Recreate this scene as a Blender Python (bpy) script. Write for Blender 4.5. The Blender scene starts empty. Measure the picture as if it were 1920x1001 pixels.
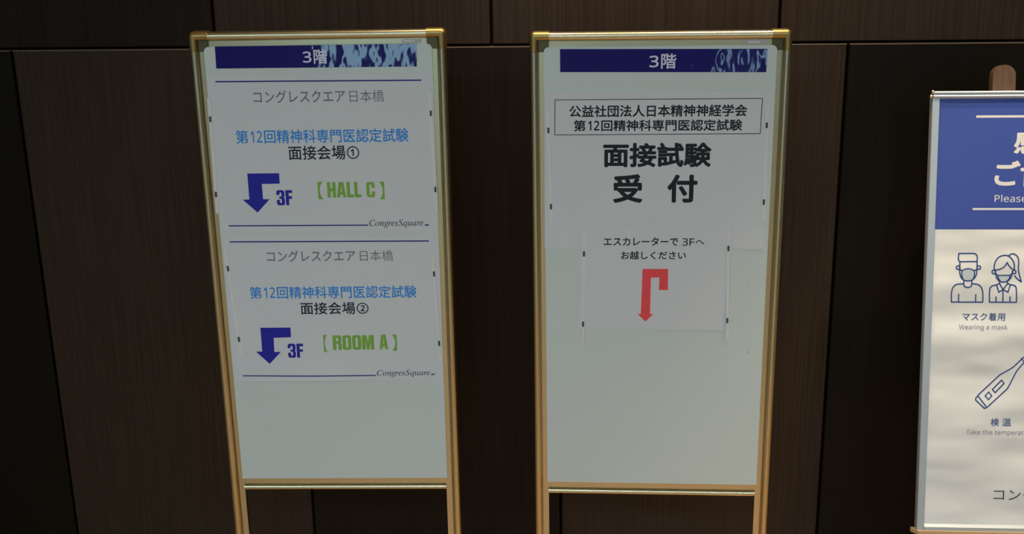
import bpy, bmesh, math, random
from mathutils import Vector, Matrix

random.seed(7)
SC = bpy.context.scene
COL = SC.collection

# ------------------------------------------------------------------ camera
CAM_Z = 1.65
right = Vector((0.9966666880482943, 0.07988832189988918, -0.016533873075112133))
up = Vector((-0.007168028220541304, 0.28763697145488654, 0.957712687617581))
fwd = Vector((-0.08126581265374606, 0.9544018172008478, -0.2872508294460536))
cam_data = bpy.data.cameras.new('camera')
cam_data.sensor_fit = 'HORIZONTAL'
cam_data.sensor_width = 36.0
cam_data.lens = 2206.46 / 1920.0 * 36.0
cam_data.clip_start = 0.02
cam = bpy.data.objects.new('camera', cam_data)
COL.objects.link(cam)
mw = Matrix.Identity(4)
for i in range(3):
    mw[i][0], mw[i][1], mw[i][2] = right[i], up[i], -fwd[i]
mw[2][3] = CAM_Z
cam.matrix_world = mw
SC.camera = cam

# ------------------------------------------------------------------ world, exposure
w = bpy.data.worlds.new('world')
SC.world = w
w.use_nodes = True
w.node_tree.nodes['Background'].inputs[0].default_value = (0.75, 0.9, 1.0, 1)
w.node_tree.nodes['Background'].inputs[1].default_value = 0.25
SC.view_settings.view_transform = 'Standard'
SC.view_settings.look = 'None'
SC.view_settings.exposure = 0.0
SC.view_settings.gamma = 1.0
SC.view_settings.use_curve_mapping = False

WINDOW_STRENGTH = 5.0          # daylight behind the glazed entrance
WINDOW_COLOUR = (0.50, 0.86, 1.0)
DOWNLIGHT_W = 66.0              # warm recessed lamps near the panelled wall
DOWNLIGHT_COLOUR = (1.0, 0.80, 0.52)
FILL_PANEL_W = 19.5             # unseen cool panels, added as the main fill on the boards
FILL_PANEL_COLOUR = (0.64, 0.90, 1.08)
# x, y, power factor, spot angle in degrees
DOWNLIGHTS = [(-0.26, 2.15, 0.8, 76), (0.36, 2.17, 1.2, 76), (1.02, 1.86, 1.75, 58)]
FLOOR_FILL_LAMPS = [(-0.95, 0.55), (-0.15, 0.55), (0.65, 0.55)]  # unseen spots, added to brighten the floor mirrored in the posts
FILL_PANELS = [(-1.8, -1.2), (-0.3, -1.2), (1.2, -1.2), (-1.8, -3.6), (-0.3, -3.6), (1.2, -3.6)]

# ------------------------------------------------------------------ helpers
def s2l(r, g, b):
    def f(c):
        c /= 255.0
        return c / 12.92 if c <= 0.04045 else ((c + 0.055) / 1.055) ** 2.4
    return (f(r), f(g), f(b), 1.0)


def mat(name, col, rough=0.5, metal=0.0, spec=0.5, bump=None, coat=0.0):
    """bump = (scale xyz, noise scale, detail, strength, distance)"""
    m = bpy.data.materials.new(name)
    m.use_nodes = True
    nt = m.node_tree
    b = nt.nodes['Principled BSDF']
    b.inputs['Base Color'].default_value = col
    b.inputs['Roughness'].default_value = rough
    b.inputs['Metallic'].default_value = metal
    b.inputs['Specular IOR Level'].default_value = spec
    b.inputs['Coat Weight'].default_value = coat
    if bump:
        tc = nt.nodes.new('ShaderNodeTexCoord')
        mp = nt.nodes.new('ShaderNodeMapping')
        mp.inputs['Scale'].default_value = bump[0]
        nz = nt.nodes.new('ShaderNodeTexNoise')
        nz.inputs['Scale'].default_value = bump[1]
        nz.inputs['Detail'].default_value = bump[2]
        bp = nt.nodes.new('ShaderNodeBump')
        bp.inputs['Strength'].default_value = bump[3]
        bp.inputs['Distance'].default_value = bump[4]
        nt.links.new(tc.outputs['Object'], mp.inputs['Vector'])
        nt.links.new(mp.outputs['Vector'], nz.inputs['Vector'])
        nt.links.new(nz.outputs['Fac'], bp.inputs['Height'])
        nt.links.new(bp.outputs['Normal'], b.inputs['Normal'])
    return m


def vary(m, scale, noise, detail, c1, c2, lo=0.3, hi=0.7):
    """base colour mottled between two tones by a stretched noise"""
    nt = m.node_tree
    b = nt.nodes['Principled BSDF']
    tc = nt.nodes.new('ShaderNodeTexCoord')
    mp = nt.nodes.new('ShaderNodeMapping')
    mp.inputs['Scale'].default_value = scale
    nz = nt.nodes.new('ShaderNodeTexNoise')
    nz.inputs['Scale'].default_value = noise
    nz.inputs['Detail'].default_value = detail
    rp = nt.nodes.new('ShaderNodeValToRGB')
    rp.color_ramp.elements[0].position = lo
    rp.color_ramp.elements[1].position = hi
    rp.color_ramp.elements[0].color = c1
    rp.color_ramp.elements[1].color = c2
    nt.links.new(tc.outputs['Object'], mp.inputs['Vector'])
    nt.links.new(mp.outputs['Vector'], nz.inputs['Vector'])
    nt.links.new(nz.outputs['Fac'], rp.inputs['Fac'])
    nt.links.new(rp.outputs['Color'], b.inputs['Base Color'])
    return m


def emit(name, col, strength):
    m = bpy.data.materials.new(name)
    m.use_nodes = True
    nt = m.node_tree
    nt.nodes.remove(nt.nodes['Principled BSDF'])
    e = nt.nodes.new('ShaderNodeEmission')
    e.inputs[0].default_value = (*col, 1)
    e.inputs[1].default_value = strength
    nt.links.new(e.outputs[0], nt.nodes['Material Output'].inputs['Surface'])
    return m


def link(name, bm, m, parent=None, smooth=False, weld=False):
    if weld:
        bmesh.ops.remove_doubles(bm, verts=bm.verts, dist=1e-6)
    me = bpy.data.meshes.new(name)
    bm.to_mesh(me)
    bm.free()
    mats = m if isinstance(m, (list, tuple)) else [m]
    for k in mats:
        me.materials.append(k)
    if smooth:
        for p in me.polygons:
            p.use_smooth = True
        if smooth != 'all':
            me.set_sharp_from_angle(angle=math.radians(28))
    o = bpy.data.objects.new(name, me)
    COL.objects.link(o)
    if parent:
        o.parent = parent
    return o


def tag(o, label=None, cat=None, group=None, kind=None):
    if label: o['label'] = label
    if cat: o['category'] = cat
    if group: o['group'] = group
    if kind: o['kind'] = kind
    return o


def empty(name, loc, label, cat, group=None):
    o = bpy.data.objects.new(name, None)
    COL.objects.link(o)
    o.empty_display_size = 0.1
    o.location = loc
    return tag(o, label, cat, group)


def box(bm, x0, x1, y0, y1, z0, z1, bevel=0.0, seg=2, mi=0):
    vs = [bm.verts.new(p) for p in ((x0, y0, z0), (x1, y0, z0), (x1, y1, z0), (x0, y1, z0),
                                    (x0, y0, z1), (x1, y0, z1), (x1, y1, z1), (x0, y1, z1))]
    fs = [bm.faces.new([vs[i] for i in q]) for q in
          ((0, 3, 2, 1), (4, 5, 6, 7), (0, 1, 5, 4), (1, 2, 6, 5), (2, 3, 7, 6), (3, 0, 4, 7))]
    for f in fs:
        f.material_index = mi
    if bevel > 0:
        es = list({e for f in fs for e in f.edges})
        r = bmesh.ops.bevel(bm, geom=es, offset=bevel, segments=seg, affect='EDGES', profile=0.5)
        for f in r['faces']:
            f.material_index = mi
    return bm


def prism(bm, pts, fn0, fn1):
    """closed side walls and caps between two mapped copies of an outline"""
    a = [bm.verts.new(fn0(p)) for p in pts]
    b = [bm.verts.new(fn1(p)) for p in pts]
    n = len(pts)
    bm.faces.new(a)
    bm.faces.new(b[::-1])
    for i in range(n):
        j = (i + 1) % n
        bm.faces.new((a[j], a[i], b[i], b[j]))
    bmesh.ops.recalc_face_normals(bm, faces=bm.faces[:])
    return bm


def rounded(x0, y0, x1, y1, r, seg=6, corners=(1, 1, 1, 1)):
    """outline, corners in order x0y0, x1y0, x1y1, x0y1"""
    out = []
    cs = [(x0 + r, y0 + r, 180), (x1 - r, y0 + r, 270), (x1 - r, y1 - r, 0), (x0 + r, y1 - r, 90)]
    raw = [(x0, y0), (x1, y0), (x1, y1), (x0, y1)]
    for k, (cx, cy, a0) in enumerate(cs):
        if corners[k]:
            for i in range(seg + 1):
                a = math.radians(a0 + 90.0 * i / seg)
                out.append((cx + r * math.cos(a), cy + r * math.sin(a)))
        else:
            out.append(raw[k])
    return out


class Plane:
    """A board's own frame: x along it, h down it, d out of it towards the front (all mm)."""
    def __init__(self, origin, yaw, lean=0.0):
        self.o = Vector(origin)
        self.ex = Vector((math.cos(yaw), math.sin(yaw), 0))
        back = Vector((-math.sin(yaw), math.cos(yaw), 0))
        self.eh = -Vector((0, 0, 1)) * math.cos(lean) - back * math.sin(lean)
        self.ed = -(self.ex.cross(-self.eh)) * -1.0
        if self.ed.dot(back) > 0:
            self.ed = -self.ed
        self.base = Vector((0, 0, 0))

    def at(self, x, h, d=0.0):
        return self.o + (self.ex * x + self.eh * h + self.ed * d) * 0.001 - self.base

    def rel(self, base):
        p = Plane.__new__(Plane)
        p.o, p.ex, p.eh, p.ed, p.base = self.o, self.ex, self.eh, self.ed, Vector(base)
        return p


def slab(P, quad, d0, d1, name, m, parent=None, curl=None, nx=1, nh=1):
    """thin sheet with the four given corners (tl, tr, br, bl), from depth d0 to d1"""
    bm = bmesh.new()
    tl, tr, br, bl = [Vector(q) for q in quad]
    g = [[], []]
    for k, d in enumerate((d0, d1)):
        for j in range(nh + 1):
            v = j / nh
            for i in range(nx + 1):
                u = i / nx
                p = (tl * (1 - u) + tr * u) * (1 - v) + (bl * (1 - u) + br * u) * v
                c = curl(p.x, p.y) if curl else 0
                g[k].append(bm.verts.new(P.at(p.x, p.y, d + c)))
    n = nx + 1
    for k in range(2):
        for j in range(nh):
            for i in range(nx):
                f = [g[k][j * n + i], g[k][j * n + i + 1], g[k][(j + 1) * n + i + 1], g[k][(j + 1) * n + i]]
                bm.faces.new(f[::-1] if k == 1 else f)
    ring = [i for i in range(n)] + [j * n + nx for j in range(1, nh + 1)] + \
           [nh * n + i for i in range(nx - 1, -1, -1)] + [j * n for j in range(nh - 1, 0, -1)]
    for a, b in zip(ring, ring[1:] + ring[:1]):
        bm.faces.new((g[0][a], g[1][a], g[1][b], g[0][b]))
    bmesh.ops.recalc_face_normals(bm, faces=bm.faces[:])
    return link(name, bm, m, parent)


def polys(P, plist, d, name, m, parent, curl=None):
    """flat printed shapes lying on a sheet"""
    bm = bmesh.new()
    for pl in plist:
        area = sum(a[0] * b[1] - b[0] * a[1] for a, b in zip(pl, pl[1:] + pl[:1]))
        if area > 0:                         # h runs down, so a positive area faces the wall
            pl = pl[::-1]
        vs = [bm.verts.new(P.at(x, h, d + (curl(x, h) if curl else 0))) for x, h in pl]
        f = bm.faces.new(vs)
    bm.normal_update()
    big = [f for f in bm.faces if len(f.verts) > 4]
    if big:
        bmesh.ops.triangulate(bm, faces=big)
    return link(name, bm, m, parent)


def rule(P, a, b, t, d, name, m, parent, curl=None, n=1):
    pl = []
    for i in range(n):
        u, v = i / n, (i + 1) / n
        p = (a[0] + (b[0] - a[0]) * u, a[1] + (b[1] - a[1]) * u)
        q = (a[0] + (b[0] - a[0]) * v, a[1] + (b[1] - a[1]) * v)
        pl.append([(p[0], p[1] - t / 2), (q[0], q[1] - t / 2), (q[0], q[1] + t / 2), (p[0], p[1] + t / 2)])
    return polys(P, pl, d, name, m, parent, curl)


def lettering(P, s, bx, d, name, m, parent, bold=0.0, curl=None, space=1.0, keep=False, shear=0.0, drop=0.0):
    """a line of type fitted into bx = [(x0, h0), (x1, h1)]"""
    c = bpy.data.curves.new('type', 'FONT')
    c.body = s
    c.offset = min(bold, 0.0)
    c.space_character = space
    c.resolution_u = 3
    c.shear = shear
    o = bpy.data.objects.new('type', c)
    COL.objects.link(o)
    dg = bpy.context.evaluated_depsgraph_get()
    me = bpy.data.meshes.new_from_object(o.evaluated_get(dg))
    bpy.data.objects.remove(o)
    bpy.data.curves.remove(c)
    xs = [v.co.x for v in me.vertices]
    ys = [v.co.y for v in me.vertices]
    x0, x1, y0, y1 = min(xs), max(xs), min(ys), max(ys)
    (bx0, bh0), (bx1, bh1) = bx
    sx = (bx1 - bx0) / (x1 - x0)
    sy = (bh1 - bh0) / (y1 - y0)
    if keep:
        sx = sy
    if bold > 0:                              # heavier weight: the outline grown by overlapping copies
        V = [v.co.copy() for v in me.vertices]
        F = [tuple(p.vertices) for p in me.polygons]
        bpy.data.meshes.remove(me)
        n = 12 if bold > 0.02 else 8
        shifts = [(0, 0)] + [(bold * math.cos(2 * math.pi * i / n), bold * math.sin(2 * math.pi * i / n)) for i in range(n)]
        me = bpy.data.meshes.new(name)
        me.from_pydata([(v.x + a, v.y + b, k) for k, (a, b) in enumerate(shifts) for v in V], [],
                       [tuple(i + k * len(V) for i in f) for k in range(len(shifts)) for f in F])
        x0, x1, y0, y1 = x0 - bold, x1 + bold, y0 - bold, y1 + bold
        sx = (bx1 - bx0) / (x1 - x0)
        sy = (bh1 - bh0) / (y1 - y0)
    for v in me.vertices:
        x = bx0 + (v.co.x - x0) * sx
        h = bh1 - (v.co.y - y0) * sy + drop * (x - bx0)
        v.co = P.at(x, h, d + 0.012 * v.co.z + (curl(x, h) if curl else 0))
    me.materials.clear()
    me.materials.append(m)
    me.name = name
    ob = bpy.data.objects.new(name, me)
    COL.objects.link(ob)
    ob.parent = parent
    return ob


def italic_serif(s):
    """the same letters in the slanted serif alphabet"""
    return ''.join(chr(0x1D434 + ord(c) - 65) if c.isupper() else chr(0x1D44E + ord(c) - 97) for c in s)


def sans(s):
    """the same letters and digits in the plain upright sans alphabet"""
    out = ''
    for c in s:
        if c.isdigit(): out += chr(0x1D7E2 + ord(c) - 48)
        elif c.isupper(): out += chr(0x1D5A0 + ord(c) - 65)
        elif c.islower(): out += chr(0x1D5BA + ord(c) - 97)
        else: out += c
    return out


def exam_line(P, bx, d, m, parent, bold=0.0, curl=None):
    """one line whose numerals are set at half width"""
    (x0, h0), (x1, h1) = bx
    em = (x1 - x0) / 13.0
    H = h1 - h0
    lettering(P, '第', [(x0, h0), (x0 + .94 * em, h1)], d, 'lettering', m, parent, bold, curl)
    lettering(P, sans('12'), [(x0 + 1.12 * em, h0 + .07 * H), (x0 + 2.0 * em, h1 - .07 * H)], d, 'lettering', m, parent, bold, curl)
    lettering(P, '回精神科専門医認定試験', [(x0 + 2.14 * em, h0), (x1, h1)], d, 'lettering', m, parent, bold, curl)


def floor_line(P, bx, d, m, parent, bold):
    (x0, h0), (x1, h1) = bx
    w_, H = x1 - x0, h1 - h0
    lettering(P, sans('3'), [(x0, h0 + .13 * H), (x0 + .345 * w_, h1 - .1 * H)], d, 'lettering', m, parent, bold)
    lettering(P, '階', [(x0 + .44 * w_, h0), (x1, h1)], d, 'lettering', m, parent, bold)


# heavy condensed sans capitals, drawn in a unit square (y up)
def R4(x0, y0, x1, y1):
    return [(x0, y0), (x1, y0), (x1, y1), (x0, y1)]
_top = [(0, .86), (.06, .95), (.2, 1), (.8, 1), (.94, .95), (1, .86), (1, .62), (.62, .62), (.62, .8), (.58, .845), (.42, .845), (.38, .8), (.38, .62), (0, .62)]
_bot = [(x, 1 - y) for x, y in _top]
_aL = [(0, 0), (.24, 1), (.5, 1), (.5, .80), (.43, .36), (.40, .36), (.36, .18), (.33, 0)]
HEAVY = {
    'H': (1, [R4(0, 0, .39, 1), R4(.61, 0, 1, 1), R4(.39, .4, .61, .61)]),
    'A': (1.05, [_aL, [(1 - x, y) for x, y in _aL], [(.36, .18), (.64, .18), (.60, .36), (.40, .36)]]),
    'L': (.78, [R4(0, 0, .48, 1), R4(.48, 0, 1, .19)]),
    'C': (1, [_top, _bot, R4(0, .38, .38, .62)]),
    'O': (1, [_top, _bot, R4(0, .38, .38, .62), R4(.62, .38, 1, .62)]),
    'R': (1, [R4(0, 0, .38, 1), R4(.38, .83, .62, 1), R4(.38, .42, .62, .59),
              [(.62, .46), (.62, 1), (.84, 1), (.95, .95), (1, .85), (1, .62), (.94, .54), (.86, .505), (.86, .46)],
              [(.62, 0), (.62, .46), (.86, .505), (.95, .46), (1, .38), (1, 0)]]),
    'M': (1.35, [R4(0, 0, .29, 1), R4(.71, 0, 1, 1), [(.29, 1), (.40, 1), (.5, .5), (.5, 0), (.4, 0), (.29, .62)],
                 [(.71, 1), (.60, 1), (.5, .5), (.5, 0), (.6, 0), (.71, .62)]]),
    '3': (1, [[(0, .86), (.06, .95), (.2, 1), (.8, 1), (.94, .95), (1, .86), (1, .62), (.95, .55), (.85, .515), (.96, .47), (1, .38), (1, .14),
               (.94, .05), (.8, 0), (.2, 0), (.06, .05), (0, .14), (0, .36), (.38, .36), (.38, .2), (.43, .155), (.57, .155), (.62, .2), (.62, .38),
               (.56, .43), (.32, .43), (.32, .58), (.56, .58), (.62, .63), (.62, .8), (.57, .845), (.43, .845), (.38, .8), (.38, .68), (0, .68)]]),
    'F': (.85, [R4(0, 0, .46, 1), R4(.46, .81, 1, 1), R4(.46, .42, .92, .6)]),
}


def heavy(P, s, bx, d, name, m, parent, gap=.12, curl=None):
    (x0, h0), (x1, h1) = bx
    total = sum(HEAVY[c][0] for c in s) + gap * (len(s) - 1)
    k = (x1 - x0) / total
    out, x = [], x0
    for c in s:
        wd, pl = HEAVY[c]
        for p in pl:
            out.append([(x + u * wd * k, h1 - v * (h1 - h0)) for u, v in p])
        x += (wd + gap) * k
    return polys(P, out, d, name, m, parent, curl)


def smooth_path(pts, n=6, closed=False):
    out = []
    m = len(pts)
    rng = m if closed else m - 1
    g = (lambda i: pts[i % m]) if closed else (lambda i: pts[max(0, min(m - 1, i))])
    for i in range(rng):
        p0, p1, p2, p3 = g(i - 1), g(i), g(i + 1), g(i + 2)
        for k in range(n):
            t = k / n
            out.append(tuple(0.5 * (2 * b + (c - a) * t + (2 * a - 5 * b + 4 * c - e) * t * t + (3 * b - a - 3 * c + e) * t ** 3)
                             for a, b, c, e in zip(p0, p1, p2, p3)))
    if not closed:
        out.append(tuple(pts[-1]))
    return out


def ribbon(pts, width, closed=False):
    """list of quads following a line"""
    n = len(pts)
    offs = []
    for i in range(n):
        a = Vector(pts[i - 1] if (i > 0 or closed) else pts[i])
        b = Vector(pts[(i + 1) % n] if (i < n - 1 or closed) else pts[i])
        p = Vector(pts[i])
        t1 = (p - a).normalized() if (p - a).length > 1e-9 else (b - p).normalized()
        t2 = (b - p).normalized() if (b - p).length > 1e-9 else t1
        n1 = Vector((-t1.y, t1.x))
        n2 = Vector((-t2.y, t2.x))
        mi = n1 + n2
        mi = mi.normalized() if mi.length > 1e-6 else n1
        k = 1.0 / max(0.5, mi.dot(n1))
        offs.append(mi * (width / 2 * k))
    q = []
    for i in range(n if closed else n - 1):
        j = (i + 1) % n
        p, r = Vector(pts[i]), Vector(pts[j])
        q.append([tuple(p + offs[i]), tuple(r + offs[j]), tuple(r - offs[j]), tuple(p - offs[i])])
    return q

# ------------------------------------------------------------------ measured layout of the boards (mm: across, down)
D = {
'strip':[(-189.4,26.0),(182.8,25.8),(181.2,67.2),(-190.2,66.1)],
't3kai':[(-28.0,33.7),(17.2,60.1)],
'rule1a':[(-194.3,90.2),(188.4,92.5)],
'kat1':[(-125.5,107.7),(45.7,131.5)],
'nih1':[(53.9,109.2),(118.0,131.6)],
'dai1':[(-164.7,181.3),(160.7,207.2)],
'men1':[(-67.5,212.2),(66.3,239.4)],
'arrow1':[(-148.9,264.3),(-88.0,264.4),(-88.4,284.6),(-122.6,284.9),(-122.6,314.5),(-110.0,314.7),(-135.0,340.8),(-161.7,315.0),(-149.0,314.8)],
'f1':[(-96.4,297.3),(-65.7,326.8)],
'lb1':[(-16.4,281.7),(-6.3,315.7)],
'hall':[(1.5,282.7),(66.1,312.7)],
'c1':[(76.2,283.2),(92.3,313.0)],
'rb1':[(100.9,282.9),(110.6,317.0)],
'rule1b':[(-193.1,366.5),(75.8,367.6)],
'cong1':[(78.0,357.0),(182.4,373.4)],
'dash1':[(184.6,368.7),(192.6,368.2)],
'rule2a':[(-194.1,398.3),(191.4,400.1)],
'kat2':[(-124.2,416.6),(47.7,439.5)],
'nih2':[(56.7,417.7),(120.7,439.2)],
'dai2':[(-163.5,489.2),(163.3,514.5)],
'men2':[(-65.8,522.1),(67.9,547.5)],
'arrow2':[(-148.2,574.2),(-88.4,574.3),(-88.7,594.4),(-123.3,595.5),(-124.1,625.2),(-110.9,625.0),(-135.2,650.3),(-160.8,624.3),(-148.2,624.1)],
'f2':[(-96.8,607.9),(-65.9,637.3)],
'lb2':[(-25.0,590.2),(-17.3,625.9)],
'room':[(-6.6,591.2),(75.3,621.5)],
'a2':[(85.8,590.3),(102.7,621.0)],
'rb2':[(110.7,590.5),(120.4,624.3)],
'rule2b':[(-191.5,675.6),(75.6,676.2)],
'cong2':[(77.7,664.7),(183.8,680.4)],
'dash2':[(185.5,675.3),(193.0,674.4)],
'sheet1':[(-209.8,76.7),(207.3,80.4),(208.8,379.0),(-210.2,377.3)],
'sheet2':[(-209.3,386.9),(209.6,389.4),(210.3,685.4),(-207.9,687.9)],
'barL1':[(-208.8,120.2),(-212.0,341.6),(-211.2,159.6),(-211.5,303.7)],
'barR1':[(203.4,113.3),(208.5,340.6),(205.6,153.5),(206.5,298.5)],
'barL2':[(-203.6,410.7),(-189.8,631.7),(-203.3,451.4),(-196.4,597.5)],
'barR2':[(197.7,425.9),(205.4,644.5),(197.7,465.5),(200.7,608.5)],
'stickA':[(155.0,17.8),(193.0,24.6)],
'Bstrip':[(-180.9,30.1),(192.9,33.1),(192.7,74.9),(-180.6,71.8)],
'Bt3kai':[(-18.4,39.7),(30.2,67.1)],
'sheetB':[(-209.7,107.6),(204.3,108.6),(202.8,407.9),(-211.9,406.9)],
'box':[(-190.4,122.7),(188.1,122.5),(186.9,187.4),(-191.4,188.1)],
'kou':[(-164.3,132.8),(161.4,155.2)],
'daiB':[(-156.1,160.4),(153.5,181.7)],
'menB':[(-101.3,203.5),(99.0,249.8)],
'uke':[(-82.2,263.0),(-27.2,318.2)],
'tsuke':[(19.1,263.9),(75.1,317.9)],
'sheetS':[(-144.9,359.2),(133.2,360.1),(135.5,571.5),(-150.2,570.5)],
'esc':[(-99.4,385.2),(41.9,401.8)],
'esc3':[(49.7,386.8),(91.1,401.7)],
'oko':[(-66.1,412.7),(57.0,429.0)],
'red':[(-24.6,448.0),(24.1,447.9),(24.3,490.5),(7.3,490.2),(7.8,465.0),(-8.4,465.4),(-8.9,539.0),(-2.2,538.9),(-17.4,554.6),(-33.0,539.1),(-26.7,539.1)],
'bLA':[(-204.1,140.1),(-198.4,359.2),(-203.4,179.1),(-199.1,324.7)],
'bRA':[(197.3,131.6),(199.1,351.2),(198.4,171.4),(200.8,316.2)],
'bLB':[(-136.3,376.9),(-138.9,598.3),(-136.9,417.6),(-138.9,559.8)],
'bRB':[(135.5,367.2),(140.1,587.7),(136.6,406.2),(140.0,550.7)],
'stickB':[(155.9,18.9),(190.4,25.1)],
'speck':[(183.0,616.8),(181.5,666.5),(198.1,812.3)],
'speck2':[(176.0,473.5),(-196.6,418.4)],
'P_blue':[(14.5,14.9),(15.0,267.5)],
'P_in':[(17.7,278.0)],
'P_in2':[(14.6,554.3),(14.1,865.2)],
'P_silver':[(2.6,6.4),(14.5,14.9)],
'pl1':[(84.9,48.4),(174.7,49.6)],
'pl2':[(85.6,227.7),(182.7,227.8)],
'kan':[(158.2,75.2),(209.4,117.7)],
'go':[(124.2,134.0),(170.8,181.2)],
'kyo':[(173.4,134.2)],
'please':[(126.3,199.8),(182.1,215.1)],
'mask':[(74.2,431.8),(156.1,447.6)],
'wear':[(68.3,455.2),(161.6,467.3)],
'ken':[(137.2,643.9),(153.4,659.4)],
'on':[(159.6,643.7),(176.7,659.1)],
'take':[(90.5,667.4),(202.9,677.3)],
'kon':[(148.9,788.8),(171.4,810.2),(179.2,788.3),(202.0,809.7)],
'mast':[(110.6,1.8),(113.0,-35.7),(155.7,-40.4),(155.6,2.1),(132.3,-50.7)],
'th_body':[(106.1,606.9),(106.6,603.6),(111.6,596.2),(150.6,556.2),(175.5,540.8),(195.8,519.8),(213.3,499.0),(220.8,506.4),(196.3,531.0),(183.5,547.2),(166.8,583.6),(128.6,622.2),(124.0,623.9)],
'th_div':[(111.1,599.8),(127.6,620.6)],
'th_win':[(137.9,585.5),(154.7,566.6),(159.9,573.0),(143.4,591.9)],
'th_btn':[(124.5,598.6),(131.0,590.7),(137.2,598.5),(131.0,606.0)],
'th_tip':[(190.4,522.0),(197.5,530.0)],
'ledge':[(-10.5,872.3),(1.4,879.9),(1.2,875.4)],
}

# ------------------------------------------------------------------ materials
def wood(name, c1, c2, rough):
    m = mat(name, c1, rough=rough, spec=0.12, bump=((60, 60, 1.2), 3.0, 4, 0.12, 0.002))
    vary(m, (90, 90, 1.6), 2.2, 5, c1, c2, 0.3, 0.72)
    return m
M = {}
M['wood_a'] = wood('walnut_veneer', (0.031, 0.0185, 0.0115, 1), (0.049, 0.0315, 0.0215, 1), 0.5)
M['wood_b'] = wood('dark_walnut_veneer', (0.0125, 0.0075, 0.0045, 1), (0.021, 0.0125, 0.008, 1), 0.5)
M['wood_c'] = wood('dark_shaded_veneer', (0.0065, 0.0045, 0.0025, 1), (0.011, 0.0075, 0.0045, 1), 0.5)  # darkest panels: own dark veneer with the wall's side shade painted in
M['edge'] = mat('edge_highlight', (0.16, 0.115, 0.075, 1), 0.4, spec=0.4)  # lighter colour stands in for light caught on the panel bevel
M['groove'] = mat('black_groove', (0.004, 0.0035, 0.003, 1), 0.9, spec=0.1)
M['floor'] = vary(mat('stone_floor', (0.4, 0.3, 0.2, 1), 0.35), (1, 1, 1), 6, 6, (0.46, 0.28, 0.12, 1), (0.56, 0.35, 0.16, 1))
M['plaster'] = mat('plaster', (0.62, 0.60, 0.55, 1), 0.9)
M['lobby_wall'] = mat('lobby_wall', (0.19, 0.21, 0.20, 1), 0.8)
M['gold'] = mat('champagne_aluminium', (0.60, 0.51, 0.345, 1), 0.30, metal=1.0)
M['gold_cap'] = mat('gold_corner', (0.40, 0.28, 0.11, 1), 0.42, metal=1.0)
M['web'] = mat('bronze_corner_web', (0.12, 0.10, 0.06, 1), 0.4, metal=1.0)
M['enamel'] = mat('white_enamel', (0.68, 0.735, 0.73, 1), 0.32, spec=0.5, bump=((1, 1, 1), 7.0, 1, 0.10, 0.01))
M['board_back'] = mat('grey_board_back', (0.4, 0.4, 0.4, 1), 0.6)
M['paper'] = mat('white_paper', (0.73, 0.735, 0.775, 1), 0.75, spec=0.25)
M['film'] = mat('navy_film', (0.016, 0.010, 0.165, 1), 0.04, spec=0.6, bump=((1.0, 1, 0.6), 17.0, 2.6, 1.0, 0.0013))
M['ink_lilac'] = mat('lilac_ink', s2l(235, 230, 250), 0.4)
M['ink_navy'] = mat('navy_ink', (0.018, 0.020, 0.38, 1), 0.6, spec=0.3)
M['ink_rule'] = mat('navy_rule_ink', (0.02, 0.035, 0.26, 1), 0.6, spec=0.3)
M['ink_blue'] = mat('blue_ink', (0.025, 0.28, 0.80, 1), 0.6, spec=0.3)
M['ink_green'] = mat('green_ink', (0.24, 0.47, 0.07, 1), 0.6, spec=0.3)
M['ink_mauve'] = mat('mauve_ink', (0.22, 0.15, 0.20, 1), 0.6, spec=0.3)
M['ink_black'] = mat('black_ink', (0.012, 0.014, 0.022, 1), 0.6, spec=0.3)
M['ink_grey'] = mat('grey_ink', (0.08, 0.085, 0.12, 1), 0.6, spec=0.3)
M['ink_red'] = mat('red_ink', (0.95, 0.085, 0.10, 1), 0.6, spec=0.3)
M['bar'] = mat('white_plastic', (0.80, 0.78, 0.79, 1), 0.35)
M['magnet'] = mat('dark_magnet', (0.05, 0.055, 0.065, 1), 0.45)
M['plate'] = mat('maker_plate', (0.50, 0.46, 0.50, 1), 0.4)
M['plate_ink'] = mat('maker_plate_ink', (0.85, 0.82, 0.85, 1), 0.5)
M['rubber'] = mat('black_rubber', (0.02, 0.02, 0.02, 1), 0.7)
M['smudge'] = mat('grey_smudge', (0.36, 0.37, 0.40, 1), 0.6)
M['silver'] = mat('silver_aluminium', (0.54, 0.60, 0.68, 1), 0.5, metal=0.6)
M['knob'] = mat('brass_knob', (0.78, 0.62, 0.34, 1), 0.25, metal=1.0)
M['banner'] = mat('glossy_white_print', (0.80, 0.81, 0.84, 1), 0.34, spec=0.55, bump=((0.55, 1, 1.25), 7.0, 1.5, 0.8, 0.03))
M['banner_blue'] = mat('blue_print', (0.050, 0.085, 0.40, 1), 0.36, spec=0.5)
M['print_white'] = mat('white_print', (0.76, 0.76, 0.78, 1), 0.5)
M['print_blue'] = mat('icon_blue_print', (0.025, 0.060, 0.26, 1), 0.5)
M['print_grey'] = mat('grey_print', (0.25, 0.25, 0.33, 1), 0.5)
M['print_black'] = mat('black_print', (0.03, 0.032, 0.045, 1), 0.5)
M['print_pale'] = mat('pale_blue_print', (0.52, 0.60, 0.66, 1), 0.5)
M['easel'] = vary(mat('stained_beech', (0.2, 0.1, 0.05, 1), 0.42), (30, 30, 2), 4, 4, (0.085, 0.045, 0.026, 1), (0.13, 0.07, 0.04, 1))
M['ledge'] = vary(mat('varnished_ledge', (0.5, 0.3, 0.15, 1), 0.35), (3, 30, 30), 4, 4, (0.52, 0.33, 0.16, 1), (0.62, 0.42, 0.22, 1))
M['day'] = emit('daylight_glazing', WINDOW_COLOUR, WINDOW_STRENGTH)
M['panel'] = emit('fill_diffuser', FILL_PANEL_COLOUR, 6.0)
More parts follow.
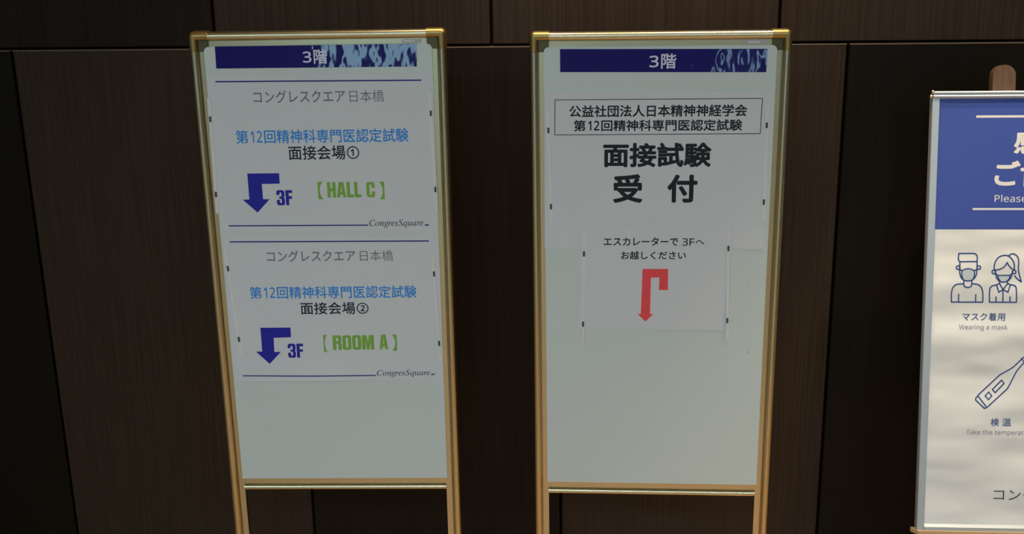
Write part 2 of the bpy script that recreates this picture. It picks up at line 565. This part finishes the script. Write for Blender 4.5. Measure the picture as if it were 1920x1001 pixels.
M['lens'] = emit('lamp_lens', DOWNLIGHT_COLOUR, 12.0)
M['dark_metal'] = mat('dark_window_frame', (0.03, 0.03, 0.03, 1), 0.5)
M['trim_white'] = mat('lamp_trim', (0.7, 0.7, 0.7, 1), 0.5)

# ------------------------------------------------------------------ the setting
WY = 2.52                    # face of the lower wall panels
XL, XR, YB, ZC = -3.6, 3.6, -6.2, 2.75
SEAM = CAM_Z - 0.2682


def structure(name, bm, m):
    o = link(name, bm, m)
    tag(o, kind='structure')
    return o


bm = bmesh.new()
G = 0.0031                   # half a joint
low = [-1.312 + 0.602 * k for k in range(-4, 9)]
upx = [-0.8524 + 0.602 * k for k in range(-5, 8)]
for xs, z0, z1, y0, odd in ((low, 0.0, SEAM - 0.0030, WY, 0), (upx, SEAM + 0.0042, ZC, WY + 0.003, None)):
    for k, (a, b) in enumerate(zip(xs, xs[1:])):
        a, b = max(a, XL), min(b, XR)
        if b - a < 0.02:
            continue
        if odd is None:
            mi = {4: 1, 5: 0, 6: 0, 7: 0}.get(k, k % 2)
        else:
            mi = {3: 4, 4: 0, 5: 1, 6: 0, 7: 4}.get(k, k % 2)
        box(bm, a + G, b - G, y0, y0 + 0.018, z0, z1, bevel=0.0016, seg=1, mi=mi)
box(bm, XL, XR, WY + 0.019, WY + 0.09, 0, ZC, mi=2)
# pale strip along the top of the lower panels: bevel highlight put into colour
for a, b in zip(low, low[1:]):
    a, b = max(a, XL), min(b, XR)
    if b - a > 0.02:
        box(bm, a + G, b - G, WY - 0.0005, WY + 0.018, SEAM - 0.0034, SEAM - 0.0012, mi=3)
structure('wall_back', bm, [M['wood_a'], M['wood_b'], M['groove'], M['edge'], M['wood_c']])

bm = bmesh.new(); box(bm, XL, XR, YB, WY + 0.09, -0.1, 0); structure('floor', bm, M['floor'])
bm = bmesh.new(); box(bm, XL, XR, YB, WY + 0.09, ZC, ZC + 0.1); structure('ceiling', bm, M['plaster'])
bm = bmesh.new(); box(bm, XL - 0.1, XL, YB, WY + 0.09, 0, ZC); structure('wall_left', bm, M['lobby_wall'])
bm = bmesh.new(); box(bm, XR, XR + 0.1, YB, WY + 0.09, 0, ZC); structure('wall_right', bm, M['lobby_wall'])
# street side of the lobby, behind the camera: wall with glazed openings
OPEN = [(-1.60, -1.33), (-1.06, -0.78), (1.22, 1.34), (1.52, 1.66)]
bm = bmesh.new()
edges = sorted(OPEN)
x = XL
for a, b in edges:
    box(bm, x, a, YB - 0.1, YB, 0, ZC)
    box(bm, a, b, YB - 0.1, YB, 2.45, ZC)
    x = b
box(bm, x, XR, YB - 0.1, YB, 0, ZC)
structure('wall_front', bm, M['lobby_wall'])
for k, (a, b) in enumerate(edges):
    bm = bmesh.new()
    box(bm, a, b, YB - 0.07, YB - 0.06, 0.0, 2.45, mi=0)
    for (p, q, r, s) in ((a, a + 0.03, 0, 2.45), (b - 0.03, b, 0, 2.45), (a, b, 0, 0.06), (a, b, 2.40, 2.45), (a, b, 1.0, 1.04)):
        box(bm, p, q, YB - 0.058, YB - 0.01, r, s, mi=1)
    structure('window_%d' % (k + 1), bm, [M['day'], M['dark_metal']])


def ceiling_lamp(x, y, power, angle, where):
    t = empty('ceiling_light', (x, y, ZC), 'round recessed downlight in the ceiling ' + where, 'ceiling light', 'recessed ceiling downlights')
    bm = bmesh.new()
    n = 32
    ro, ri = 0.062, 0.048
    ring = []
    for r, z in ((ro, 0), (ro, -0.006), (ri, -0.006), (ri, -0.001)):
        ring.append([bm.verts.new((r * math.cos(2 * math.pi * i / n), r * math.sin(2 * math.pi * i / n), z)) for i in range(n)])
    for a, b in zip(ring, ring[1:]):
        for i in range(n):
            bm.faces.new((a[i], a[(i + 1) % n], b[(i + 1) % n], b[i]))
    link('trim_ring', bm, M['trim_white'], t)
    bm = bmesh.new()
    bm.faces.new([bm.verts.new((ri * math.cos(2 * math.pi * i / n), ri * math.sin(2 * math.pi * i / n), -0.002)) for i in range(n)][::-1])
    link('lens', bm, M['lens'], t)
    ld = bpy.data.lights.new('downlight', 'SPOT')
    ld.energy = power
    ld.color = DOWNLIGHT_COLOUR
    ld.spot_size = math.radians(angle)
    ld.spot_blend = 0.6
    ld.shadow_soft_size = 0.045
    lo = bpy.data.objects.new('downlight', ld)
    COL.objects.link(lo)
    lo.location = (0, 0, -0.02)
    lo.parent = t
    return t


for (x, y, k, ang), where in zip(DOWNLIGHTS, ('in front of the left sign stand', 'in front of the right sign stand', 'in front of the easel')):
    ceiling_lamp(x, y, DOWNLIGHT_W * k, ang, where)
for x, y in FLOOR_FILL_LAMPS:
    ceiling_lamp(x, y, 35.0, 60, 'added to warm the floor in front of the sign stands')

for x, y in FILL_PANELS:
    t = empty('ceiling_light', (x, y, ZC), 'added square fill panel in the ceiling behind the viewer', 'ceiling light', 'added square fill light panels')
    bm = bmesh.new()
    for a, b, c, e in ((-.31, .31, -.31, -.28), (-.31, .31, .28, .31), (-.31, -.28, -.28, .28), (.28, .31, -.28, .28)):
        box(bm, a, b, c, e, -0.014, 0.0)
    link('fill_panel_frame', bm, M['trim_white'], t)
    bm = bmesh.new()
    box(bm, -.28, .28, -.28, .28, -0.006, -0.001)
    link('diffuser', bm, M['panel'], t)
    ld = bpy.data.lights.new('fill_light', 'AREA')
    ld.energy = FILL_PANEL_W
    ld.color = FILL_PANEL_COLOUR
    ld.size = 0.55
    lo = bpy.data.objects.new('fill_light', ld)
    COL.objects.link(lo)
    lo.location = (0, 0, -0.02)
    lo.parent = t

# ------------------------------------------------------------------ sign stands
HW, HT, HB = 235.5, 0.0, 926.0          # half width, top and bottom of the framed board
D_FL, D_TUBE = -2.5, 8.0                # depth of the flat inner lip and of the rounded tube


def frame_profile():
    """(distance in from the outer edge, depth): rounded tube, slot, flat lip"""
    pts = [(0.0, -14.0), (0.0, 1.0)]
    for i in range(17):
        a = math.pi - math.pi * i / 16
        pts.append((7.2 + 7.2 * math.cos(a), 1.0 + 7.0 * math.sin(a)))
    pts += [(14.4, -6.0), (15.6, -6.0), (15.6, D_FL - 0.4), (16.2, D_FL), (27.5, D_FL), (27.5, -14.0)]
    return pts


def sign_stand(origin, yaw, label):
    Pw = Plane(origin, yaw)
    base = Pw.at(0, 0)
    base = Vector((base.x, base.y, 0))
    t = empty('sign_stand', base, label, 'sign stand', 'gold framed sign stands')
    P = Pw.rel(base)
    floor_h = origin[2] * 1000.0
    prof = frame_profile()
    # posts run from the corner pieces down to the feet
    for s in (-1, 1):
        bm = bmesh.new()
        prism(bm, prof, lambda p: P.at(s * (HW - p[0]), 34.0, p[1]), lambda p: P.at(s * (HW - p[0]), floor_h - 42.0, p[1]))
        link('frame_post', bm, M['gold'], t, smooth=True)
    bm = bmesh.new()
    prism(bm, prof, lambda p: P.at(-201.5, HT + p[0], p[1]), lambda p: P.at(201.5, HT + p[0], p[1]))
    link('top_rail', bm, M['gold'], t, smooth=True)
    bm = bmesh.new()
    lo = [(902.0, -14.0), (902.0, D_FL), (914.0, D_FL), (914.0, -9.0), (917.6, -9.0), (917.6, 1.0)]
    for i in range(7):
        a = math.pi - math.pi * i / 6
        lo.append((921.8 + 4.2 * math.cos(a), 1.0 + 3.0 * math.sin(a)))
    lo.append((926.0, -14.0))
    prism(bm, lo, lambda p: P.at(-(HW - 27.4), p[0], p[1]), lambda p: P.at(HW - 27.4, p[0], p[1]))
    link('bottom_rail', bm, M['gold'], t, smooth=True)
    # moulded corner pieces: a rounded bead round the outside, a flat web inside
    for s in (-1, 1):
        bm = bmesh.new()
        X0, H0, X1, H1 = HW + 1.2, -1.6, HW - 34.5, 35.5
        rad = 10.0
        path = [(X0, H1)] + [(X0 - rad + rad * math.cos(math.radians(90.0 * i / 8)), H0 + rad - rad * math.sin(math.radians(90.0 * i / 8))) for i in range(9)] + [(X1, H0)]
        # inward normals of the path
        sect = [(0.0, -14.5), (0.0, 1.0)]
        for i in range(1, 8):
            a = math.pi - math.pi * i / 8
            sect.append((8.2 + 8.2 * math.cos(a), 1.0 + 8.6 * math.sin(a)))
        sect += [(16.4, -1.6), (16.4, -14.5)]
        rings = []
        for i, p in enumerate(path):
            if i == 0: nrm = Vector((-1, 0))
            elif i == len(path) - 1: nrm = Vector((0, 1))
            else:
                a = math.radians(90.0 * (i - 1) / 8)
                nrm = Vector((-math.cos(a), math.sin(a)))
            ring = []
            for q, d in sect:
                c = Vector(p) + nrm * q
                if 0 < i < len(path) - 1 and q > rad:       # inner corner stays square
                    c = Vector((min(c.x, X0 - q), max(c.y, H0 + q)))
                    c = Vector((X0 - q, H0 + q))
                ring.append(bm.verts.new(P.at(s * c.x, c.y, d)))
            rings.append(ring)
        for a, b in zip(rings, rings[1:]):
            for i in range(len(sect) - 1):
                bm.faces.new((a[i], a[i + 1], b[i + 1], b[i]))
        bm.faces.new(rings[0]); bm.faces.new(rings[-1][::-1])
        web = [(X0 - 15, H0 + 15), (X1, H0 + 15), (X1, H1), (X0 - 15, H1)]
        a = [bm.verts.new(P.at(s * x, h, -0.9)) for x, h in web]
        b = [bm.verts.new(P.at(s * x, h, -14.0)) for x, h in web]
        wf = [bm.faces.new(a), bm.faces.new(b[::-1])]
        for i in range(4):
            wf.append(bm.faces.new((a[i], a[(i + 1) % 4], b[(i + 1) % 4], b[i])))
        for f in wf:
            f.material_index = 1
        bmesh.ops.remove_doubles(bm, verts=bm.verts[:], dist=1e-6)
        bmesh.ops.recalc_face_normals(bm, faces=bm.faces[:])
        link('corner_cap', bm, [M['gold_cap'], M['web']], t, smooth=True)
    # white board with rounded upper corners
    bm = bmesh.new()
    prism(bm, rounded(-210.5, 26.5, 210.5, 902.0, 9.0, 8, (1, 1, 0, 0)), lambda p: P.at(p[0], p[1], 0.0), lambda p: P.at(p[0], p[1], -2.3))
    bd = link('board', bm, M['enamel'], t)
    bm = bmesh.new()
    prism(bm, rounded(-219, 8, 219, 918, 2, 2), lambda p: P.at(p[0], p[1], -13.0), lambda p: P.at(p[0], p[1], -14.6))
    link('back_panel', bm, M['board_back'], t)
    # maker's plate with an unreadable line of marks
    bm = bmesh.new()
    prism(bm, rounded(155.5, 17.4, 191.5, 24.2, 1, 3), lambda p: P.at(p[0], p[1], -1.6), lambda p: P.at(p[0], p[1], -2.6))
    pl = link('maker_plate', bm, M['plate'], t)
    marks = []
    xx = 158.0
    for wd in (1.6, 2.2, 2.2, 2.0, 1.4, 2.0, 2.2):
        marks.append([(xx, 19.2), (xx + wd, 19.2), (xx + wd, 22.6), (xx, 22.6)])
        xx += wd + 1.1
    polys(P, marks, -1.5, 'plate_marks', M['plate_ink'], pl)
    # feet and stretcher near the floor
    for s in (-1, 1):
        bm = bmesh.new()
        cx = s * (HW - 13.5)
        prism(bm, rounded(cx - 15, -200, cx + 15, 200, 10, 5), lambda p: P.at(p[0], floor_h - 42.0, p[1] - 4), lambda p: P.at(p[0], floor_h - 14.0, p[1] - 4))
        ft = link('foot', bm, M['gold'], t)
        for e in (-1, 1):
            bm = bmesh.new()
            pts = [(cx + 13 * math.cos(2 * math.pi * i / 20), e * 180 + 13 * math.sin(2 * math.pi * i / 20)) for i in range(20)]
            prism(bm, pts, lambda p: P.at(p[0], floor_h - 14.0, p[1] - 4), lambda p: P.at(p[0], floor_h, p[1] - 4))
            link('rubber_pad', bm, M['rubber'], ft)
    bm = bmesh.new()
    prism(bm, rounded(floor_h - 150, -12, floor_h - 122, 2, 3, 3), lambda p: P.at(-(HW - 27), p[0], p[1]), lambda p: P.at(HW - 27, p[0], p[1]))
    link('stretcher', bm, M['gold'], t)
    return t, Pw, bd


A_O = (-0.5340743, 2.14816357, CAM_Z - 0.19843716)
B_O = (0.09078119, 2.17272333, CAM_Z - 0.20740947)
standA, PA, boardA = sign_stand(A_O, 0.05413367, 'gold framed white sign stand on the left, holding two white notices')
standB, PB, boardB = sign_stand(B_O, 0.01498233, 'gold framed white sign stand holding the red arrow notice, beside the easel')
# faint marks left on the right board
Pb = PB.rel(standB.location)
for (x, h), r in zip(D['speck'] + D['speck2'], (2.2, 0.9, 1.5, 1.3, 1.1)):
    polys(Pb, [[(x + r * 0.6 * math.cos(2 * math.pi * i / 10), h + r * math.sin(2 * math.pi * i / 10)) for i in range(10)]], 0.15, 'scuff_mark', M['smudge'], boardB)


def on_board(P, quad, name, label, cat, m, d0, d1, group=None, **kw):
    """a sheet lying on a board, a thing of its own; returns it and its local frame"""
    c = [sum(q[i] for q in quad) / 4 for i in (0, 1)]
    base = P.at(c[0], max(q[1] for q in quad), 0)
    Q = P.rel(base)
    o = slab(Q, quad, d0, d1, name, m, **kw)
    o.location = base
    tag(o, label, cat, group)
    return o, Q


# header strips
hA, Q = on_board(PA, D['strip'], 'header_strip', 'glossy navy blue strip at the top of the left sign stand', 'sign strip', M['film'], 0.05, 0.8, 'navy floor strips', nx=8, nh=2)
floor_line(Q, D['t3kai'], 0.95, M['ink_lilac'], hA, 0.014)
hB, Q = on_board(PB, D['Bstrip'], 'header_strip', 'glossy navy blue strip at the top of the right sign stand', 'sign strip', M['film'], 0.05, 0.8, 'navy floor strips', nx=8, nh=2)
floor_line(Q, D['Bt3kai'], 0.95, M['ink_lilac'], hB, 0.014)


def hall_notice(k, quad, room_parts, number, label, curl):
    o, Q = on_board(PA, quad, 'notice_sheet', label, 'notice', M['paper'], 0.15, 0.4, 'white hall notices on the left stand', curl=curl, nx=24, nh=18)
    d = 0.55
    rule(Q, D['rule%da' % k][0], D['rule%da' % k][1], 2.6, d, 'rule_line', M['ink_rule'], o, curl, 24)
    rule(Q, D['rule%db' % k][0], D['rule%db' % k][1], 2.4, d, 'rule_line', M['ink_rule'], o, curl, 24)
    rule(Q, D['dash%d' % k][0], D['dash%d' % k][1], 2.6, d, 'rule_line', M['ink_rule'], o, curl, 1)
    lettering(Q, 'コングレスクエア', D['kat%d' % k], d, 'lettering', M['ink_mauve'], o, bold=0.006, curl=curl)
    lettering(Q, '日本橋', D['nih%d' % k], d, 'lettering', M['ink_mauve'], o, bold=-0.004, curl=curl)
    exam_line(Q, D['dai%d' % k], d, M['ink_blue'], o, bold=0.012, curl=curl)
    lettering(Q, '面接会場' + number, D['men%d' % k], d, 'lettering', M['ink_black'], o, bold=0.012, curl=curl)
    polys(Q, [D['arrow%d' % k]], d, 'arrow', M['ink_navy'], o, curl)
    heavy(Q, '3F', D['f%d' % k], d, 'lettering', M['ink_navy'], o, curl=curl)
    lettering(Q, '【', D['lb%d' % k], d, 'bracket', M['ink_green'], o, curl=curl)
    lettering(Q, '】', D['rb%d' % k], d, 'bracket', M['ink_green'], o, curl=curl)
    for txt, bx in room_parts:
        heavy(Q, txt, bx, d, 'lettering', M['ink_green'], o, gap=.10, curl=curl)
    lettering(Q, italic_serif('CongresSquare'), D['cong%d' % k], d, 'lettering', M['ink_grey'], o, bold=0.006, curl=curl)
    return o


def curl1(x, h):
    return 0.0015 * max(0, 110 - h) * (1 + math.cos(x / 70.0)) * 0.35


def curl2(x, h):
    v = max(0.0, (h - 560.0) / 127.0)
    return 3.2 * v * v * math.exp(-((x + 60.0) / 95.0) ** 2) + 0.6 * v * (1 + math.cos(x / 55.0)) * 0.5


hall_notice(1, D['sheet1'], [('HALL', D['hall']), ('C', D['c1'])], '①', 'white notice with a blue arrow and green HALL C lettering', curl1)
hall_notice(2, D['sheet2'], [('ROOM', D['room']), ('A', D['a2'])], '②', 'white notice with a blue arrow and green ROOM A lettering', curl2)


# reception notice on the right stand
def curl3(x, h):
    return 1.2 * max(0.0, (h - 375.0) / 32.0) * (abs(x) > 150) * min(1.0, (abs(x) - 150) / 40.0)


nb, Q = on_board(PB, D['sheetB'], 'notice_sheet', 'large white notice with a black boxed heading on the right stand', 'notice', M['paper'], 0.15, 0.4, nx=24, nh=16, curl=curl3)
d = 0.55
bx = D['box']
bx_l = []
for a, b in zip(bx, bx[1:] + bx[:1]):
    bx_l += ribbon([a, b], 1.3)
polys(Q, bx_l, d, 'heading_box', M['ink_black'], nb)
lettering(Q, '公益社団法人日本精神神経学会', D['kou'], d, 'lettering', M['ink_black'], nb, bold=0.021)
exam_line(Q, D['daiB'], d, M['ink_black'], nb, bold=0.021)
lettering(Q, '面接試験', D['menB'], d, 'lettering', M['ink_black'], nb, bold=0.032)
lettering(Q, '受', D['uke'], d, 'lettering', M['ink_black'], nb, bold=0.034)
lettering(Q, '付', D['tsuke'], d, 'lettering', M['ink_black'], nb, bold=0.034)

ns, Q = on_board(PB, D['sheetS'], 'notice_sheet', 'small white notice with a red hooked arrow on the right stand', 'notice', M['paper'], 1.0, 1.25)
d = 1.4
lettering(Q, 'エスカレーターで', D['esc'], d, 'lettering', M['ink_black'], ns, bold=0.020)
(ex0, eh0), (ex1, eh1) = D['esc3']
lettering(Q, sans('3F'), [(ex0, eh0), (ex0 + 0.54 * (ex1 - ex0), eh1)], d, 'lettering', M['ink_black'], ns, bold=0.010)
lettering(Q, 'へ', [(ex0 + 0.60 * (ex1 - ex0), eh0 + 3.2), (ex1, eh1 - 2.5)], d, 'lettering', M['ink_black'], ns, bold=0.012)
lettering(Q, 'お越しください', D['oko'], d, 'lettering', M['ink_black'], ns, bold=0.020)
polys(Q, [D['red']], d, 'arrow', M['ink_red'], ns)


# slim magnetic bars holding the sheets
def magnet_bar(P, key, lift, label, group):
    a, b, m1, m2 = [Vector(p) for p in D[key]]
    base = P.at(b.x, b.y, 0)
    Q = P.rel(base)
    t = empty('magnet_bar', base, label, 'magnet bar', group)
    ax = (b - a).normalized()
    nx = Vector((ax.y, -ax.x))
    L = (b - a).length
    W = 3.3
    bm = bmesh.new()
    out = rounded(0, -W, L, W, 1.2, 3)
    def mp(p, d, k=1.0):
        c = a + ax * p[0] + nx * (p[1] * k)
        return Q.at(c.x, c.y, d)
    prism(bm, out, lambda p: mp(p, lift), lambda p: mp(p, lift + 1.6))
    # raised rounded rib down the middle
    prism(bm, rounded(1.0, -W * 0.55, L - 1.0, W * 0.55, 1.2, 3), lambda p: mp(p, lift + 1.5), lambda p: mp(p, lift + 2.4))
    link('strip', bm, M['bar'], t)
    for m in (m1, m2):
        s = (m - a).dot(ax)
        bm = bmesh.new()
        prism(bm, rounded(s - 5.5, -1.9, s + 5.5, 1.9, 1.8, 5), lambda p: mp(p, lift + 2.3), lambda p: mp(p, lift + 3.4))
        link('magnet', bm, M['magnet'], t)
    return t


g = 'slim magnetic bars clamping the notices'
magnet_bar(PA, 'barL1', 0.5, 'slim white magnet bar on the left edge of the HALL C notice', g)
magnet_bar(PA, 'barR1', 0.5, 'slim white magnet bar on the right edge of the HALL C notice', g)
magnet_bar(PA, 'barL2', 0.7, 'slim white magnet bar slanting on the left edge of the ROOM A notice', g)
magnet_bar(PA, 'barR2', 0.7, 'slim white magnet bar on the right edge of the ROOM A notice', g)
magnet_bar(PB, 'bLA', 0.5, 'slim white magnet bar left of the large boxed heading notice', g)
magnet_bar(PB, 'bRA', 0.5, 'slim white magnet bar right of the large boxed heading notice', g)
magnet_bar(PB, 'bLB', 1.35, 'slim white magnet bar on the left edge of the red arrow notice', g)
magnet_bar(PB, 'bRB', 1.35, 'slim white magnet bar on the right edge of the red arrow notice', g)

# ------------------------------------------------------------------ poster leaning on an easel
Q_O = (0.62169426, 2.33105673, CAM_Z - 0.34116979)
PQ = Plane(Q_O, 0.01394101, 0.17417819)
PWD, PHT = 624.0, 871.0
base = PQ.at(PWD / 2, PHT, -6)
poster = empty('framed_poster', base, 'silver framed hygiene poster with a blue heading, standing on the easel ledge', 'poster')
Q = PQ.rel(base)
bm = bmesh.new()
prism(bm, rounded(10, 8, PWD - 10, PHT - 6, 1, 2), lambda p: Q.at(p[0], p[1], -1.5), lambda p: Q.at(p[0], p[1], -12))
link('backing_board', bm, M['board_back'], poster)
pr = slab(Q, [(12, 12), (PWD - 12, 12), (PWD - 12, PHT - 8), (12, PHT - 8)], -1.4, -0.6, 'print', M['banner'], poster, nx=12, nh=12)
# frame: flat side rails, double bead along the top, bevelled bottom
for s in (0, 1):
    bm = bmesh.new()
    f = (lambda x: x) if s == 0 else (lambda x: PWD - x)
    pf = [(0, -14), (0, 1.5), (1.2, 3.0), (13.4, 3.0), (14.5, 2.0), (14.5, -1.3)]
    prism(bm, pf, lambda p: Q.at(f(p[0]), 6.5, p[1]), lambda p: Q.at(f(p[0]), PHT + 3.9, p[1]))
    link('side_rail', bm, M['silver'], poster)
bm = bmesh.new()
pf = [(0, -14), (0, 2)]
for c in (3.2, 10.2):
    for i in range(9):
        a = math.pi - math.pi * i / 8
        pf.append((c + 3.2 * math.cos(a), 3.0 + 3.0 * math.sin(a)))
pf += [(14.6, 2.2), (14.6, -1.3), (14.6, -14)]
prism(bm, pf, lambda p: Q.at(1.5, p[0], p[1]), lambda p: Q.at(PWD - 1.5, p[0], p[1]))
link('top_rail', bm, M['silver'], poster, smooth=True)
bm = bmesh.new()
pf = [(PHT - 9, -1.3), (PHT - 8, 0.6), (PHT - 3.2, 4.6), (PHT + 3.9, 4.6), (PHT + 3.9, -14)]
prism(bm, pf, lambda p: Q.at(14.6, p[0], p[1]), lambda p: Q.at(PWD - 14.6, p[0], p[1]))
link('bottom_rail', bm, M['silver'], poster)
for s in (0, 1):
    for h in (1.5, 10.5):
        bm = bmesh.new()
        bmesh.ops.create_uvsphere(bm, u_segments=16, v_segments=10, radius=0.0044)
        cx = -2.0 if h > 5 else 1.0
        bmesh.ops.translate(bm, verts=bm.verts[:], vec=Q.at(cx if s == 0 else PWD - cx, h, 1.5))
        link('end_knob', bm, M['knob'], poster, smooth=True)
# printing
polys(Q, [[(14.5, 14.6), (PWD - 14.5, 14.6), (PWD - 14.5, 267.5), (14.5, 267.5)]], -0.45, 'blue_band', M['banner_blue'], pr)
dd = -0.3
rule(Q, (84.9, 49.0), (PWD - 84.9, 49.0), 4.4, dd, 'rule_line', M['print_white'], pr)
rule(Q, (85.4, 227.7), (PWD - 85.4, 227.7), 3.8, dd, 'rule_line', M['print_white'], pr)
lettering(Q, '感染予防に', [(158.2, 75.2), (PWD - 158.2, 122.0)], dd, 'lettering', M['print_white'], pr, bold=0.03)
lettering(Q, 'ご協力ください', [(124.2, 134.0), (PWD - 124.2, 185.0)], dd, 'lettering', M['print_white'], pr, bold=0.03)
lettering(Q, sans('Please cooperate with us'), [(126.3, 199.8), (PWD - 126.3 - 126, 218.4)], dd, 'lettering', M['print_white'], pr)
lettering(Q, 'マスク着用', [(74.2, 431.8), (156.1, 447.6)], dd, 'lettering', M['print_blue'], pr, bold=0.004)
lettering(Q, sans('Wearing a mask'), [(68.3, 455.4), (161.6, 468.2)], dd, 'lettering', M['print_grey'], pr)
lettering(Q, '検', [(137.2, 643.9), (153.4, 659.4)], dd, 'lettering', M['print_blue'], pr, bold=0.006)
lettering(Q, '温', [(159.6, 643.9), (176.7, 659.4)], dd, 'lettering', M['print_blue'], pr, bold=0.006)
lettering(Q, sans('Take the temperature'), [(90.5, 667.4), (222.0, 680.0)], dd, 'lettering', M['print_grey'], pr)
lettering(Q, 'コングレスクエア日本橋', [(149.2, 787.4), (474.8, 812.2)], dd, 'lettering', M['print_black'], pr, bold=-0.004)


def icon(p):
    return (33.3 + 0.1221 * p[0] + 0.0048 * p[1], 299.0 - 0.0003 * p[0] + 0.1266 * p[1])


def draw(paths, width, name, fills=()):
    q = []
    for pts, sm_, closed in paths:
        pts = [icon(p) for p in pts]
        if sm_:
            pts = smooth_path(pts, 6, closed)
        q += ribbon(pts, width, closed)
    if fills:
        polys(Q, [smooth_path([icon(p) for p in f], 4, True) for f in fills], dd - 0.05, name + '_tint', M['print_pale'], pr)
    return polys(Q, q, dd, name, M['print_blue'], pr)


def ring(cx, cy, r):
    return ([(cx + r * math.cos(2 * math.pi * i / 20), cy + r * math.sin(2 * math.pi * i / 20)) for i in range(20)], False, True)


draw([
    ([(235, 125), (460, 124), (495, 132), (518, 160), (524, 190), (520, 250), (250, 253), (232, 235), (225, 200)], False, True),
    ([(250, 253), (250, 375)], False, False), ([(520, 250), (520, 375)], False, False),
    ring(222, 345, 28), ring(548, 345, 28),
    ([(250, 372), (285, 390), (330, 372), (380, 362), (430, 372), (470, 390), (520, 372)], True, False),
    ([(283, 390), (281, 460), (300, 532)], True, False), ([(478, 390), (480, 460), (458, 532)], True, False),
    ([(246, 380), (250, 440), (272, 500), (312, 540), (375, 553), (440, 540), (490, 495), (512, 440), (516, 380)], True, False),
    ([(313, 545), (312, 600)], False, False), ([(438, 545), (437, 600)], False, False),
    ([(312, 600), (322, 638), (375, 656), (425, 640), (437, 600)], True, False),
    ([(118, 885), (118, 750), (138, 665), (185, 615), (245, 602), (312, 600)], True, False),
    ([(437, 600), (500, 602), (560, 625), (598, 680), (612, 760), (610, 885)], True, False),
    ([(108, 885), (617, 885)], False, False),
    ([(231, 755), (229, 885)], False, False), ([(500, 760), (498, 885)], False, False),
], 2.5, 'masked_man_icon', [[(285, 392), (380, 365), (475, 392), (476, 470), (455, 535), (375, 550), (303, 535), (284, 470)]])
draw([
    ([(790, 380), (790, 310), (815, 235), (865, 180), (940, 155), (1010, 165), (1068, 220), (1100, 290), (1102, 390)], True, False),
    ([(790, 382), (860, 376), (930, 345), (970, 300), (990, 262)], True, False), ([(990, 262), (1010, 305), (1050, 350), (1092, 378)], True, False),
    ring(782, 412, 28), ring(1100, 412, 28),
    ([(1010, 162), (1060, 132), (1110, 140), (1156, 185), (1170, 260), (1165, 360), (1182, 460), (1215, 570)], True, False),
    ([(1215, 570), (1150, 520), (1105, 468)], True, False),
    ([(806, 385), (808, 440), (832, 510), (870, 555), (930, 570), (995, 555), (1045, 510), (1068, 440), (1072, 390)], True, False),
    ([(812, 440), (850, 467), (1030, 467), (1068, 438)], False, False),
    ([(850, 467), (852, 510), (885, 560)], True, False), ([(1030, 467), (1028, 510), (990, 558)], True, False),
    ([(880, 560), (870, 592), (826, 614), (862, 728), (928, 688), (872, 594)], False, False),
    ([(990, 560), (1000, 592), (1042, 612), (1005, 728), (928, 688), (998, 594)], False, False),
    ([(716, 885), (718, 700), (748, 638), (826, 614)], True, False), ([(1042, 612), (1100, 622), (1134, 670), (1140, 885)], True, False),
    ([(706, 885), (1142, 885)], False, False), ([(928, 690), (926, 885)], False, False),
    ([(820, 795), (818, 885)], False, False), ([(1038, 795), (1036, 885)], False, False),
], 2.5, 'masked_woman_icon', [[(852, 470), (1028, 470), (1026, 512), (990, 556), (930, 566), (886, 556), (854, 512)]])
th = ribbon(D['th_body'], 2.4, True) + ribbon(D['th_div'], 2.4) + ribbon(D['th_win'], 2.4, True) + ribbon(D['th_btn'], 2.2, True) + ribbon(D['th_tip'], 2.0)
polys(Q, th, dd, 'thermometer_icon', M['print_blue'], pr)

# easel: two uprights with rounded tops behind the poster, a ledge, back legs
mid = PWD / 2
floor_h = Q_O[2] * 1000 / math.cos(0.17417819)          # along the slope down to the floor
bc = PQ.at(mid, floor_h, -30)
easel = empty('display_easel', Vector((bc.x, bc.y, 0)), 'brown wooden easel behind the poster, rounded upright showing above it', 'easel')
E = PQ.rel(easel.location)
up_x = 140.0
for cx in (up_x, PWD - up_x):
    bm = bmesh.new()
    out = rounded(cx - 21.5, -50.0, cx + 21.5, floor_h - 6, 21.0, 10, (1, 1, 0, 0))
    prism(bm, out, lambda p: E.at(p[0], p[1], -15.5), lambda p: E.at(p[0], p[1], -37.5))
    es = [e for e in bm.edges if abs((e.verts[0].co - e.verts[1].co).length) > 0.0]
    link('upright', bm, M['easel'], easel, smooth=True)
bm = bmesh.new()
led = [(-8, -16), (-8, -10), (2, 9), (PWD - 2, 9), (PWD + 8, -10), (PWD + 8, -16)]
prism(bm, led, lambda p: E.at(p[0], PHT + 4.0, p[1]), lambda p: E.at(p[0], PHT + 12.0, p[1]))
link('ledge', bm, M['ledge'], easel)
for h in (300, 1180):
    bm = bmesh.new()
    prism(bm, rounded(up_x - 30, h, PWD - up_x + 30, h + 40, 4, 3), lambda p: E.at(p[0], p[1], -38), lambda p: E.at(p[0], p[1], -52))
    link('cross_bar', bm, M['easel'], easel)
top_back = PQ.at(mid, 90, -60)
for s in (-1, 1):
    a = PQ.at(mid + s * 130, 320, -54) - easel.location
    b = Vector((a.x + s * 0.03, 2.478 - easel.location.y, 0.0))
    ax = (b - a).normalized()
    sx = Vector((1, 0, 0)); sx = (sx - ax * sx.dot(ax)).normalized()
    sy = ax.cross(sx)
    bm = bmesh.new()
    prism(bm, [(-0.016, -0.008), (0.016, -0.008), (0.016, 0.008), (-0.016, 0.008)], lambda p: a + sx * p[0] + sy * p[1], lambda p: b + sx * p[0] + sy * p[1] + Vector((0, 0, 0.004)))
    link('back_leg', bm, M['easel'], easel)
